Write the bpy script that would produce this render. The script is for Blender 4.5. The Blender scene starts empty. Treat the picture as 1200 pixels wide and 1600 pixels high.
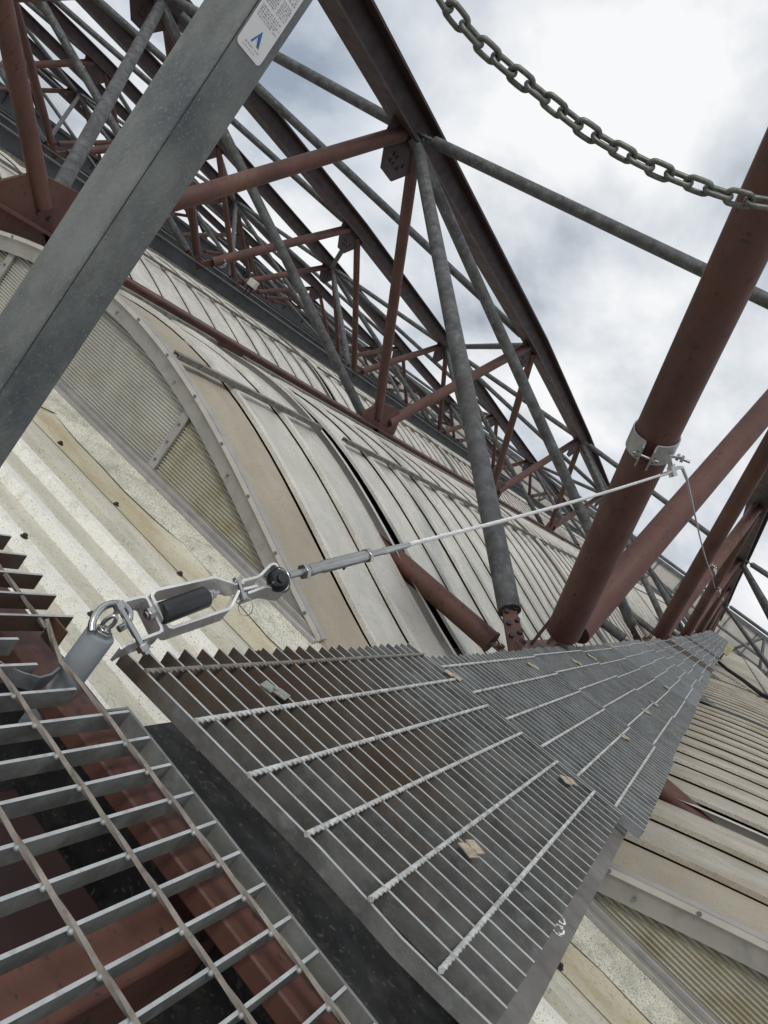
import bpy, math, random
from mathutils import Vector, Matrix, noise
random.seed(7)
R_=math.radians
C=bpy.context.scene.collection
V=Vector
# ------------------------------------------------------------------ camera
YAW,PITCH,ROLL,FPX=-.417,-.1353,.6402,1223.6
fwd=V((math.sin(YAW)*math.cos(PITCH),math.cos(YAW)*math.cos(PITCH),math.sin(PITCH)))
rt0=V((math.cos(YAW),-math.sin(YAW),0)); up0=rt0.cross(fwd)
CR=rt0*math.cos(ROLL)+up0*math.sin(ROLL); CU=-rt0*math.sin(ROLL)+up0*math.cos(ROLL)
cd=bpy.data.cameras.new('camera'); cam=bpy.data.objects.new('camera',cd); C.objects.link(cam)
M=Matrix((CR,CU,-fwd)).transposed().to_4x4(); cam.matrix_world=M
cd.sensor_fit='AUTO'; cd.sensor_width=36; cd.lens=FPX/1600*36; cd.clip_start=.02; cd.clip_end=3000
sc=bpy.context.scene; sc.camera=cam
def ray(px,py): return fwd+CR*((px-600)/FPX)-CU*((py-800)/FPX)
def at(px,py,X=None,Y=None,Z=None,D=None):
    d=ray(px,py)
    if D is not None: return d*D
    return d*(X/d.x if X is not None else Y/d.y if Y is not None else Z/d.z)
# ------------------------------------------------------------------ world and sun
SUN_EL,SUN_AZ=R_(54),R_(168)     # azimuth measured from +Y towards +X
w=bpy.data.worlds.new('World'); sc.world=w; w.use_nodes=True
nt=w.node_tree; N=nt.nodes; L=nt.links; N.clear()
out=N.new('ShaderNodeOutputWorld')
sky=N.new('ShaderNodeTexSky'); sky.sky_type='NISHITA'; sky.sun_disc=False
sky.sun_elevation=SUN_EL; sky.sun_rotation=SUN_AZ; sky.dust_density=2.0
bg1=N.new('ShaderNodeBackground'); bg1.inputs[1].default_value=.11
L.new(sky.outputs[0],bg1.inputs[0])
tc=N.new('ShaderNodeTexCoord')
sep=N.new('ShaderNodeSeparateXYZ'); L.new(tc.outputs['Generated'],sep.inputs[0])
# project the direction on a cloud layer: xy / (z + .25)
ad=N.new('ShaderNodeMath'); ad.operation='ADD'; ad.inputs[1].default_value=.75
ab=N.new('ShaderNodeMath'); ab.operation='ABSOLUTE'; L.new(sep.outputs[2],ab.inputs[0]); L.new(ab.outputs[0],ad.inputs[0])
dx=N.new('ShaderNodeMath'); dx.operation='DIVIDE'; L.new(sep.outputs[0],dx.inputs[0]); L.new(ad.outputs[0],dx.inputs[1])
dy=N.new('ShaderNodeMath'); dy.operation='DIVIDE'; L.new(sep.outputs[1],dy.inputs[0]); L.new(ad.outputs[0],dy.inputs[1])
cb=N.new('ShaderNodeCombineXYZ'); L.new(dx.outputs[0],cb.inputs[0]); L.new(dy.outputs[0],cb.inputs[1])
mp=N.new('ShaderNodeMapping'); mp.inputs['Location'].default_value=(3.4,1.7,0); L.new(cb.outputs[0],mp.inputs[0])
n1=N.new('ShaderNodeTexNoise'); n1.inputs['Scale'].default_value=3.1; n1.inputs['Detail'].default_value=9; n1.inputs['Roughness'].default_value=.54; n1.inputs['Distortion'].default_value=.15
L.new(mp.outputs[0],n1.inputs[0])
r1=N.new('ShaderNodeValToRGB'); L.new(n1.outputs[0],r1.inputs[0])
cr=r1.color_ramp; cr.elements[0].position=.37; cr.elements[0].color=(.33,.37,.43,1); cr.elements[1].position=.60; cr.elements[1].color=(.90,.91,.925,1)
e=cr.elements.new(.47); e.color=(.60,.645,.70,1)
bg2=N.new('ShaderNodeBackground'); bg2.inputs[1].default_value=1.0; L.new(r1.outputs[0],bg2.inputs[0])
n2=N.new('ShaderNodeTexNoise'); n2.inputs['Scale'].default_value=1.8; n2.inputs['Detail'].default_value=6
m2=N.new('ShaderNodeMapping'); m2.inputs['Location'].default_value=(9.1,4.2,2); L.new(cb.outputs[0],m2.inputs[0]); L.new(m2.outputs[0],n2.inputs[0])
r2=N.new('ShaderNodeValToRGB'); L.new(n2.outputs[0],r2.inputs[0]); r2.color_ramp.elements[0].position=.60; r2.color_ramp.elements[0].color=(1,1,1,1); r2.color_ramp.elements[1].position=.74; r2.color_ramp.elements[1].color=(.62,.62,.62,1)
mx=N.new('ShaderNodeMixShader'); L.new(r2.outputs[0],mx.inputs[0]); L.new(bg1.outputs[0],mx.inputs[1]); L.new(bg2.outputs[0],mx.inputs[2])
L.new(mx.outputs[0],out.inputs[0])
sd=bpy.data.lights.new('sun','SUN'); sd.energy=1.5; sd.angle=R_(14); sd.color=(1,.965,.91)
so=bpy.data.objects.new('sun',sd); C.objects.link(so)
sdir=V((math.sin(SUN_AZ)*math.cos(SUN_EL),math.cos(SUN_AZ)*math.cos(SUN_EL),math.sin(SUN_EL)))
so.rotation_euler=sdir.to_track_quat('Z','Y').to_euler()
vs=sc.view_settings; vs.view_transform='Standard'; vs.look='None'; vs.exposure=0.06; vs.gamma=1; vs.use_curve_mapping=False
# ------------------------------------------------------------------ materials
def mat(name,col,rough=.6,metal=0.,var=.25,scale=6.,col2=None,blot=(.45,.62),speck=None,speck_scale=160,speck_th=(.60,.66),bump=.0,bump_scale=60,col3=None,sc3=1.2,th3=(.5,.7),stretch=(1,1,1),spec=.5,rvar=.12):
    """two-tone mottled surface: col varied by var, blotches of col2, larger stains of col3, small specks"""
    m=bpy.data.materials.new(name); m.use_nodes=True; t=m.node_tree; n=t.nodes; l=t.links
    b=n['Principled BSDF']; b.inputs['Metallic'].default_value=metal
    b.inputs['Specular IOR Level'].default_value=spec
    g=n.new('ShaderNodeNewGeometry'); mpp=n.new('ShaderNodeMapping'); mpp.inputs['Scale'].default_value=stretch; l.new(g.outputs['Position'],mpp.inputs[0])
    def noi(s,d=5,r=.6):
        q=n.new('ShaderNodeTexNoise'); q.inputs['Scale'].default_value=s; q.inputs['Detail'].default_value=d; q.inputs['Roughness'].default_value=r; l.new(mpp.outputs[0],q.inputs[0]); return q
    def ramp(src,a,bb):
        q=n.new('ShaderNodeMapRange'); q.inputs[1].default_value=a; q.inputs[2].default_value=bb; l.new(src,q.inputs[0]); return q.outputs[0]
    def mix(f,a,bcol):
        q=n.new('ShaderNodeMix'); q.data_type='RGBA'; l.new(f,q.inputs[0])
        if isinstance(a,tuple): q.inputs[6].default_value=a
        else: l.new(a,q.inputs[6])
        q.inputs[7].default_value=bcol; return q.outputs[2]
    c4=lambda c,k=1:(min(1,c[0]*k),min(1,c[1]*k),min(1,c[2]*k),1)
    na=noi(scale)
    cur=mix(ramp(na.outputs[0],.3,.7),c4(col,1-var),c4(col,1+var))
    if col2: cur=mix(ramp(noi(scale*2.3,6,.65).outputs[0],*blot),cur,c4(col2))
    if col3: cur=mix(ramp(noi(sc3,5,.6).outputs[0],*th3),cur,c4(col3))
    if speck: cur=mix(ramp(noi(speck_scale,2,.5).outputs[0],*speck_th),cur,c4(speck))
    l.new(cur,b.inputs['Base Color'])
    rr=n.new('ShaderNodeMapRange'); rr.inputs[1].default_value=.3; rr.inputs[2].default_value=.7; rr.inputs[3].default_value=max(.05,rough-rvar); rr.inputs[4].default_value=min(1,rough+rvar)
    l.new(noi(scale*1.7).outputs[0],rr.inputs[0]); l.new(rr.outputs[0],b.inputs['Roughness'])
    if bump>0:
        bp=n.new('ShaderNodeBump'); bp.inputs['Strength'].default_value=bump; bp.inputs['Distance'].default_value=.004
        l.new(noi(bump_scale,4,.6).outputs[0],bp.inputs['Height']); l.new(bp.outputs[0],b.inputs['Normal'])
    return m
galv=mat('galvanised_steel',(.20,.215,.22),.5,.55,.35,14,col2=(.11,.12,.125),blot=(.5,.68),bump=.15,bump_scale=90)
galv_post=mat('galvanised_post',(.155,.165,.158),.5,.25,.3,14,col2=(.20,.215,.205),blot=(.46,.66),bump=.18,bump_scale=260,speck=(.21,.215,.21),speck_scale=420,speck_th=(.60,.70),col3=(.085,.10,.11),sc3=9,th3=(.5,.66),stretch=(1,1,.7))
bright_galv=mat('bright_galvanised',(.36,.37,.375),.42,.6,.15,30,col2=(.27,.28,.29),blot=(.5,.7),bump=.1,bump_scale=200)
galv_tube=mat('galvanised_tube',(.078,.08,.081),.62,.25,.5,9,col2=(.16,.163,.16),blot=(.52,.72),col3=(.055,.05,.046),sc3=3,th3=(.55,.7),bump=.2,bump_scale=50)
bar_m=mat('grating_bar_steel',(.15,.155,.145),.6,.15,.4,12,col2=(.24,.25,.24),blot=(.5,.74),col3=(.10,.055,.03),sc3=2.2,th3=(.60,.74),bump=.2,bump_scale=120)
bar_nub=mat('zinc_weld_bead',(.27,.28,.275),.5,.3,.2,30)
bar_top=mat('worn_zinc_highlight',(.40,.42,.42),.5,.2,.2,30,col2=(.26,.26,.25),blot=(.55,.72))  # worn bar tops, with their highlight put into the colour
bar_mid=mat('mid_grating_steel',(.155,.165,.165),.6,.15,.4,9,col2=(.24,.25,.255),blot=(.52,.74),col3=(.10,.085,.07),sc3=2,th3=(.58,.74),bump=.25,bump_scale=120)
bar_near=mat('near_grating_steel',(.135,.138,.13),.6,.15,.45,12,col2=(.21,.22,.215),blot=(.52,.74),col3=(.10,.065,.04),sc3=2.6,th3=(.56,.72),bump=.25,bump_scale=120)
_t=bar_near.node_tree; _b=_t.nodes['Principled BSDF']; _src=_b.inputs['Base Color'].links[0].from_socket
_g=_t.nodes.new('ShaderNodeNewGeometry'); _v=_t.nodes.new('ShaderNodeVectorMath'); _v.operation='DISTANCE'; _v.inputs[1].default_value=(-.60,1.15,-.49); _t.links.new(_g.outputs['Position'],_v.inputs[0])
_n=_t.nodes.new('ShaderNodeTexNoise'); _n.inputs['Scale'].default_value=9; _n.inputs['Detail'].default_value=5; _t.links.new(_g.outputs['Position'],_n.inputs[0])
_a=_t.nodes.new('ShaderNodeMath'); _a.operation='MULTIPLY_ADD'; _a.inputs[1].default_value=.42; _t.links.new(_n.outputs[0],_a.inputs[0]); _t.links.new(_v.outputs['Value'],_a.inputs[2])
_r=_t.nodes.new('ShaderNodeMapRange'); _r.inputs[1].default_value=.38; _r.inputs[2].default_value=.68; _r.inputs[3].default_value=.85; _r.inputs[4].default_value=0; _t.links.new(_a.outputs[0],_r.inputs[0])
_m=_t.nodes.new('ShaderNodeMix'); _m.data_type='RGBA'; _t.links.new(_r.outputs[0],_m.inputs[0]); _t.links.new(_src,_m.inputs[6]); _m.inputs[7].default_value=(.082,.050,.032,1); _t.links.new(_m.outputs[2],_b.inputs['Base Color'])
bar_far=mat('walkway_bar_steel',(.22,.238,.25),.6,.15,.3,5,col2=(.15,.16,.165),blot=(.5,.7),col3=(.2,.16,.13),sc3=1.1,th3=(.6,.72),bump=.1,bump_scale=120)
bar_rust=mat('rust_brown_bar',(.075,.05,.036),.7,.2,.5,10,col2=(.12,.05,.022),blot=(.5,.66),col3=(.085,.088,.083),sc3=5,th3=(.5,.7),bump=.3,bump_scale=90)
rod_m=mat('twisted_rod_steel',(.55,.56,.54),.5,.3,.3,30,col2=(.22,.2,.17),blot=(.5,.7),bump=.2,bump_scale=200)
rod_dirty=mat('dusty_rod_steel',(.21,.19,.165),.7,.15,.3,30,col2=(.14,.115,.09),blot=(.5,.7),bump=.2,bump_scale=200)
red=mat('red_oxide_paint',(.085,.035,.025),.62,0,.3,5,col2=(.085,.034,.03),blot=(.5,.75),col3=(.14,.066,.043),sc3=2,th3=(.55,.75),bump=.3,bump_scale=90,speck=(.04,.022,.018),speck_scale=42,speck_th=(.62,.70),stretch=(1,1,.45))
red_dk=mat('shaded_red_paint',(.045,.024,.024),.6,0,.3,4,col2=(.03,.022,.022),blot=(.5,.75),bump=.15,bump_scale=70)  # red oxide darkened to carry the shade of the chord undersides
red_near=mat('faded_red_paint',(.125,.055,.040),.7,0,.25,9,col2=(.12,.05,.04),blot=(.5,.7),speck=(.05,.035,.03),speck_scale=70,speck_th=(.62,.7),bump=.25,bump_scale=60)
grey_beam=mat('grey_painted_beam',(.10,.107,.115),.6,.1,.35,4,col2=(.10,.105,.11),blot=(.55,.75),bump=.15,bump_scale=60)
dark_steel=mat('dark_steel_plate',(.026,.027,.028),.6,.2,.5,14,col2=(.07,.065,.055),blot=(.52,.72),speck=(.10,.095,.08),speck_scale=110,speck_th=(.62,.72),col3=(.05,.03,.02),sc3=6,th3=(.6,.72),bump=.3,bump_scale=70)
edge_steel=mat('weathered_edge_steel',(.135,.13,.118),.65,.05,.25,8,col2=(.09,.083,.078),blot=(.48,.68),col3=(.16,.09,.075),sc3=5,th3=(.6,.72),bump=.2,bump_scale=80)
roof_w=mat('grimy_white_roof_sheet',(.66,.64,.575),.34,.25,.18,4,col2=(.56,.54,.475),blot=(.46,.70),speck=(.27,.245,.19),speck_scale=330,speck_th=(.52,.70),bump=.35,bump_scale=180,col3=(.54,.515,.44),sc3=.9,th3=(.56,.72),spec=.7,rvar=.16)
roof_r=mat('brown_grimed_roof_sheet',(.43,.395,.325),.45,.15,.18,3,col2=(.33,.285,.22),blot=(.45,.68),speck=(.24,.205,.15),speck_scale=330,speck_th=(.5,.70),bump=.35,bump_scale=180,col3=(.54,.51,.45),sc3=5,th3=(.5,.72),spec=.6,stretch=(.3,1,1))
roof_beige=mat('beige_translucent_sheet',(.345,.305,.235),.6,0,.14,3,col2=(.31,.27,.2),blot=(.5,.72),speck=(.2,.17,.12),speck_scale=170,speck_th=(.6,.70),bump=.3,bump_scale=150)
deck_rib=mat('washed_lit_rib',(.74,.73,.67),.45,.05,.08,8,col2=(.58,.57,.48),blot=(.52,.7),speck=(.3,.28,.22),speck_scale=260,speck_th=(.58,.70))  # ribs washed cleaner; the light they catch is also in the colour
deck_m=mat('off_white_trapezoid_deck',(.52,.495,.41),.5,.05,.14,4,col2=(.42,.41,.345),blot=(.46,.70),speck=(.25,.235,.18),speck_scale=260,speck_th=(.58,.70),bump=.3,bump_scale=150,col3=(.50,.46,.33),sc3=2.5,th3=(.56,.75),stretch=(.35,1,1),spec=.5)
apron_y=mat('yellow_stained_gutter',(.51,.475,.36),.6,0,.15,3,col2=(.40,.335,.20),blot=(.46,.66),speck=(.30,.25,.14),speck_scale=240,speck_th=(.56,.70),bump=.3,bump_scale=120,col3=(.60,.58,.46),sc3=3,th3=(.55,.7),stretch=(.4,1,1))
apron_w=mat('mossy_white_apron',(.60,.585,.50),.7,0,.15,5,col2=(.38,.38,.31),blot=(.48,.66),speck=(.20,.195,.15),speck_scale=230,speck_th=(.52,.64),bump=.5,bump_scale=120)
trim=mat('grey_aluminium_trim',(.35,.34,.32),.5,.35,.12,6,col2=(.27,.26,.25),blot=(.5,.72),bump=.1,bump_scale=100)
trim_lt=mat('pale_trim_edge',(.50,.475,.43),.5,.2,.1,6,col2=(.45,.42,.37),blot=(.52,.7))
poly_m=mat('ribbed_grey_polycarbonate',(.40,.39,.345),.5,0,.15,4,col2=(.33,.31,.25),blot=(.5,.72),bump=.1,bump_scale=100)
poly_y=mat('ribbed_olive_polycarbonate',(.40,.38,.30),.5,0,.15,4,col2=(.29,.25,.16),blot=(.48,.7),speck=(.26,.225,.15),speck_scale=200,speck_th=(.55,.7))
lining_m=mat('seam_shade_lining',(.022,.020,.018),.95,0,.3,8)  # stands in for the shade seen through the roof seams
black=mat('black_void',(.008,.008,.009),.9,0,.1)
rail_m=mat('weathered_rail',(.20,.19,.165),.7,.2,.3,10,col2=(.11,.1,.085),blot=(.48,.66),bump=.3,bump_scale=80)
steel=mat('polished_stainless',(.46,.46,.45),.26,1.,.08,10,rvar=.06)
strap_m=mat('strap_stainless',(.80,.80,.79),.34,.75,.1,20,bump=.05,bump_scale=300)
steel_b=mat('brushed_stainless',(.40,.40,.39),.38,1.,.1,20,bump=.05,bump_scale=300)
rubber=mat('black_rubber',(.012,.013,.016),.38,0,.1)
postgrey=mat('grey_galvanised_post',(.25,.275,.29),.55,.3,.12,20,col2=(.33,.35,.36),blot=(.55,.7),bump=.1,bump_scale=200)
chain_m=mat('galvanised_chain',(.15,.155,.14),.5,.6,.3,60,col2=(.09,.09,.075),blot=(.5,.7))
clip_m=mat('tan_clip_steel',(.42,.36,.28),.6,.2,.25,60,col2=(.22,.16,.11),blot=(.5,.7))
clip_g=mat('green_grey_clip_steel',(.27,.29,.25),.5,.4,.2,60,col2=(.16,.16,.13),blot=(.5,.7))
white=mat('label_white',(.70,.70,.71),.4,0,.03); ink=mat('label_ink',(.16,.16,.18),.6,0,.05); blue=mat('label_blue',(.03,.13,.36),.5,0,.1); pur=mat('label_violet',(.28,.26,.40),.5,0,.1)
chalk=mat('white_chalk',(.75,.74,.73),.9,0,.2,60)
debris_m=mat('black_moss',(.018,.017,.014),.95,0,.4,80,bump=.6,bump_scale=200)
wallgrey=mat('grey_blue_cladding',(.15,.165,.18),.6,.1,.2,1,col2=(.10,.11,.12),blot=(.55,.75))
wallbeige=mat('beige_cladding',(.48,.45,.41),.7,0,.15,.6,col2=(.36,.33,.29),blot=(.48,.7),col3=(.25,.24,.23),sc3=1.2,th3=(.55,.75))
concrete=mat('ground_asphalt',(.06,.06,.058),.9,0,.2,.3)
yellow=mat('yellow_green_box_paint',(.40,.40,.22),.6,0,.2,5)
# ------------------------------------------------------------------ mesh builder
ORG={}
class MB:
    def __init__(s): s.v=[]; s.f=[]
    def add(s,vs_,fs):
        o=len(s.v); s.v+= [V(p) for p in vs_]; s.f+=[tuple(i+o for i in q) for q in fs]; return s
    def obox(s,c,ax,ay,az):
        """box with centre c and half-axis vectors"""
        c=V(c);ax=V(ax);ay=V(ay);az=V(az)
        p=[c+ax*i+ay*j+az*k for i in(-1,1) for j in(-1,1) for k in(-1,1)]
        return s.add(p,[(0,1,3,2),(4,6,7,5),(0,4,5,1),(2,3,7,6),(0,2,6,4),(1,5,7,3)])
    def box(s,x0,x1,y0,y1,z0,z1):
        return s.obox(((x0+x1)/2,(y0+y1)/2,(z0+z1)/2),((x1-x0)/2,0,0),(0,(y1-y0)/2,0),(0,0,(z1-z0)/2))
    def path(s,pts,r,n=12,closed=False,caps=True,twist=0,sect=None):
        pts=[V(p) for p in pts]; K=len(pts)
        rad=r if isinstance(r,(list,tuple)) else [r]*K
        tang=[]
        for i in range(K):
            a=pts[(i-1)%K] if (closed or i>0) else pts[i]; b=pts[(i+1)%K] if (closed or i<K-1) else pts[i]
            tang.append((b-a).normalized())
        t0=tang[0]; u=t0.orthogonal().normalized()
        vs_=[];
        for i in range(K):
            t=tang[i]; u=(u-t*u.dot(t)).normalized(); q=t.cross(u)
            for k in range(n):
                a=2*math.pi*k/n+twist*i
                if sect: cx,cy=sect[k]; cc,ss=math.cos(twist*i),math.sin(twist*i); vs_.append(pts[i]+u*(cx*cc-cy*ss)+q*(cx*ss+cy*cc))
                else: vs_.append(pts[i]+(u*math.cos(a)+q*math.sin(a))*rad[i])
        fs=[]
        for i in range(K if closed else K-1):
            j=(i+1)%K
            for k in range(n): fs.append((i*n+k,i*n+(k+1)%n,j*n+(k+1)%n,j*n+k))
        if caps and not closed: fs+= [tuple(range(n-1,-1,-1)),tuple((K-1)*n+k for k in range(n))]
        return s.add(vs_,fs)
    def tube(s,a,b,r,n=16,r2=None): return s.path([a,b],[r,r if r2 is None else r2],n)
    def beam(s,a,b,wd,ht,tf=.018,tw=.012,up=V((0,0,1))):
        """H section from a to b: flanges wd wide, overall height ht"""
        a=V(a);b=V(b);t=(b-a).normalized(); x=t.cross(up).normalized(); z=x.cross(t); m_=(a+b)/2; h=(b-a)/2
        s.obox(m_+z*(ht/2-tf/2),h,x*wd/2,z*tf/2); s.obox(m_-z*(ht/2-tf/2),h,x*wd/2,z*tf/2); s.obox(m_,h,x*tw/2,z*(ht/2-tf)); return s
    def prism(s,poly,n_):
        """closed polygon (3-D, planar) extruded by vector n_"""
        k=len(poly); p=[V(q) for q in poly]; n_=V(n_)
        return s.add(p+[q+n_ for q in p],[tuple(range(k-1,-1,-1)),tuple(range(k,2*k))]+[(i,(i+1)%k,k+(i+1)%k,k+i) for i in range(k)])
    def hexn(s,c,ax,r,h):
        c=V(c); ax=V(ax).normalized(); u=ax.orthogonal().normalized(); q=ax.cross(u)
        return s.prism([c+(u*math.cos(a)+q*math.sin(a))*r for a in [i*math.pi/3 for i in range(6)]],ax*h)
    def strip(s,prof,ext,th,closed=False):
        """bent flat strap: polyline prof, width vector ext, thickness th"""
        p=[V(q) for q in prof]; e=V(ext); k=len(p); o=[]
        for i in range(k):
            a=(p[i]-p[i-1]).normalized() if i>0 else (p[1]-p[0]).normalized()
            b=(p[i+1]-p[i]).normalized() if i<k-1 else a
            na=a.cross(e).normalized(); nb=b.cross(e).normalized(); nn=(na+nb); nn=nn/max(.35,nn.length_squared/2)
            o.append(nn*th/2)
        vs_=[]
        for i in range(k): vs_+= [p[i]+o[i]-e/2,p[i]-o[i]-e/2,p[i]-o[i]+e/2,p[i]+o[i]+e/2]
        fs=[(0,3,2,1),(4*k-4,4*k-3,4*k-2,4*k-1)]
        for i in range(k-1):
            for j in range(4): a_=4*i+j; b_=4*i+(j+1)%4; fs.append((a_,b_,b_+4,a_+4))
        return s.add(vs_,fs)
    def sphere(s,c,r,nu=16,nv=10,sq=(1,1,1)):
        c=V(c); vs_=[];fs=[]
        for i in range(nv+1):
            for j in range(nu):
                a=math.pi*i/nv; b=2*math.pi*j/nu; vs_.append(c+V((r*sq[0]*math.sin(a)*math.cos(b),r*sq[1]*math.sin(a)*math.sin(b),r*sq[2]*math.cos(a))))
        for i in range(nv):
            for j in range(nu): fs.append((i*nu+j,(i+1)*nu+j,(i+1)*nu+(j+1)%nu,i*nu+(j+1)%nu))
        return s.add(vs_,fs)
    def build(s,name,m,parent=None,org=None,smooth=True,bevel=0,**kw):
        if parent is not None: o0=ORG[parent.name]
        elif org is not None: o0=V(org)
        else:
            xs=[p.x for p in s.v];ys=[p.y for p in s.v];zs=[p.z for p in s.v]; o0=V(((min(xs)+max(xs))/2,(min(ys)+max(ys))/2,min(zs)))
        me=bpy.data.meshes.new(name); me.from_pydata([tuple(p-o0) for p in s.v],[],s.f); me.update()
        if smooth: me.shade_smooth(); me.set_sharp_from_angle(angle=R_(38))
        me.materials.append(m)
        o=bpy.data.objects.new(name,me); C.objects.link(o); ORG[o.name]=o0
        if parent is not None: o.parent=parent
        else: o.location=o0
        if bevel:
            bv=o.modifiers.new('bevel','BEVEL'); bv.width=bevel; bv.segments=2; bv.limit_method='ANGLE'; bv.angle_limit=R_(40)
        for k,q in kw.items(): o[k]=q
        return o
def thing(name,label,cat,loc,group=None):
    o=bpy.data.objects.new(name,None); o.empty_display_size=.1; C.objects.link(o); o.location=loc; ORG[o.name]=V(loc)
    o['label']=label; o['category']=cat
    if group: o['group']=group
    return o
def tag(o,label,cat,group=None):
    o['label']=label; o['category']=cat
    if group: o['group']=group
    return o
ORD=['first','second','third','fourth','fifth','sixth','seventh','eighth','ninth','tenth','eleventh','twelfth','thirteenth','fourteenth','fifteenth','sixteenth','seventeenth','eighteenth','nineteenth','twentieth','twenty-first','twenty-second','twenty-third','twenty-fourth','twenty-fifth','twenty-sixth','twenty-seventh','twenty-eighth','twenty-ninth','thirtieth']
# ------------------------------------------------------------------ setting: ground
MB().add([(-900,-900,-14),(900,-900,-14),(900,900,-14),(-900,900,-14)],[(0,1,2,3)]).build('ground',concrete,kind='structure')
# ------------------------------------------------------------------ roof vaults
XT={i:-.78+(i-2)*4.17 for i in range(-5,4)}          # top chord lines
XB={i:-4.95+(i-1)*4.2 for i in range(-5,4)}          # bottom chord lines
XB[2]=-.42
def sag(u): return .2*u*u-.017*u**4
ZC=-.431; HW=1.82; Y0=2.56
def vz(u): return ZC-sag(abs(u))
YB=lambda k:3.75+5.57*k
YT=lambda j:6.4+5.57*j
def vault(xc,sec,y0,y1,cls,label,mats,gable,group):
    t=thing('barrel_vault_roof',label,'vaulted roof',(xc,y0,ZC-sag(HW)-.3),group)
    NA=26
    HV=1.93
    us=[-HV+2*HV*i/NA for i in range(NA+1)]
    # dark lining underneath, its colour standing in for seam shade
    m=MB(); vs_=[]
    for y in (y0+.02,y1): vs_+= [(xc+u,y,vz(u)-.06) for u in us]
    m.add(vs_,[(i,i+1,NA+1+i+1,NA+1+i) for i in range(NA)]); m.build('shade_lining',lining_m,t)
    n=max(1,round((y1-y0-.05)/.43)); pitch=(y1-y0-.06)/n
    for q in range(n):
        ya=y0+q*pitch; g=MB()
        p=pitch
        prof=[(0,.0035 if cls==1 else .006),(.002,.024),(.028,.028),(.040,.004),(.11,.0),(p*.5,.003),(p-.040,.0),(p-.012,-.001),(p-.010,-.035)]
        if cls==2: prof=[(0,.010),(.003,.030),(.03,.034),(.045,0),(p-.012,0),(p-.010,-.03)]
        vs_=[]
        for u in us:
            sl=-(.4*u-.068*u**3)
            nx,nz=-sl/math.hypot(1,sl),1/math.hypot(1,sl)
            wob=noise.noise(V((u*1.3,ya*3,xc)))*.003
            for (a,h) in prof: vs_.append((xc+u+nx*(h+wob),ya+a,vz(u)+nz*(h+wob)))
        K=len(prof); fs=[(i*K+j,(i+1)*K+j,(i+1)*K+j+1,i*K+j+1) for i in range(NA) for j in range(K-1)]
        g.add(vs_,fs)
        isb=(q==0 and gable)
        sh=g.build('roof_sheet',mats[1] if isb else mats[0],t)
        if isb: sh['label']='dull beige translucent roofing sheet'
        if cls<2:
            g=MB()
            for u in [-1.7,-1.4,-1.05,-.7,-.35,0,.35,.7,1.05,1.4,1.7]:
                uu=u+.03*math.sin(q*3+u*7)
                sl=-(.4*uu-.068*uu**3); nrm=V((-sl,0,1)).normalized(); b=V((xc+uu,ya+.05,vz(uu)))+nrm*.003
                g.tube(b,b+nrm*.004,.011,10); g.hexn(b+nrm*.004,nrm,.006,.006)
            g.build('screw_row',galv,sh)
    # flashing along the gap
    g=MB(); vs_=[]
    for y,h in ((y1-.035,.026),(y1-.004,.028),(y1-.002,-.05)): vs_+=[(xc+u,y,vz(u)+h) for u in us]
    g.add(vs_,[(k*(NA+1)+i,k*(NA+1)+i+1,(k+1)*(NA+1)+i+1,(k+1)*(NA+1)+i) for i in range(NA) for k in range(2)]); g.build('edge_flashing',trim_lt,t)
    g=MB(); vs_=[]
    for y,h in ((y1+.30,-.12),(y1-.05,-.12)): vs_+=[(xc+u,y,vz(u)+h) for u in us]
    g.add(vs_,[(i,i+1,NA+2+i,NA+1+i) for i in range(NA)]); g.build('gap_shade',black,t)  # added black sheet that paints the shade inside the gap
    # raised walking rails near the crown
    for sx in (-1,1):
        u=sx*.49; g=MB(); ra=y0+.10 if not gable else y0+.02; rb=y1-.06
        z=vz(u)+.028
        g.box(xc+u-.022,xc+u+.022,ra,rb,z+.016,z+.022); g.box(xc+u-.022,xc+u-.017,ra,rb,z-.004,z+.0155); g.box(xc+u+.017,xc+u+.022,ra,rb,z-.004,z+.0155)
        g.box(xc+u-.008,xc+u+.008,ra,rb,z-.002,z+.008)
        g.build('raised_rail',rail_m,t)
    if gable: add_gable(t,xc,y0)
    return t
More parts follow.
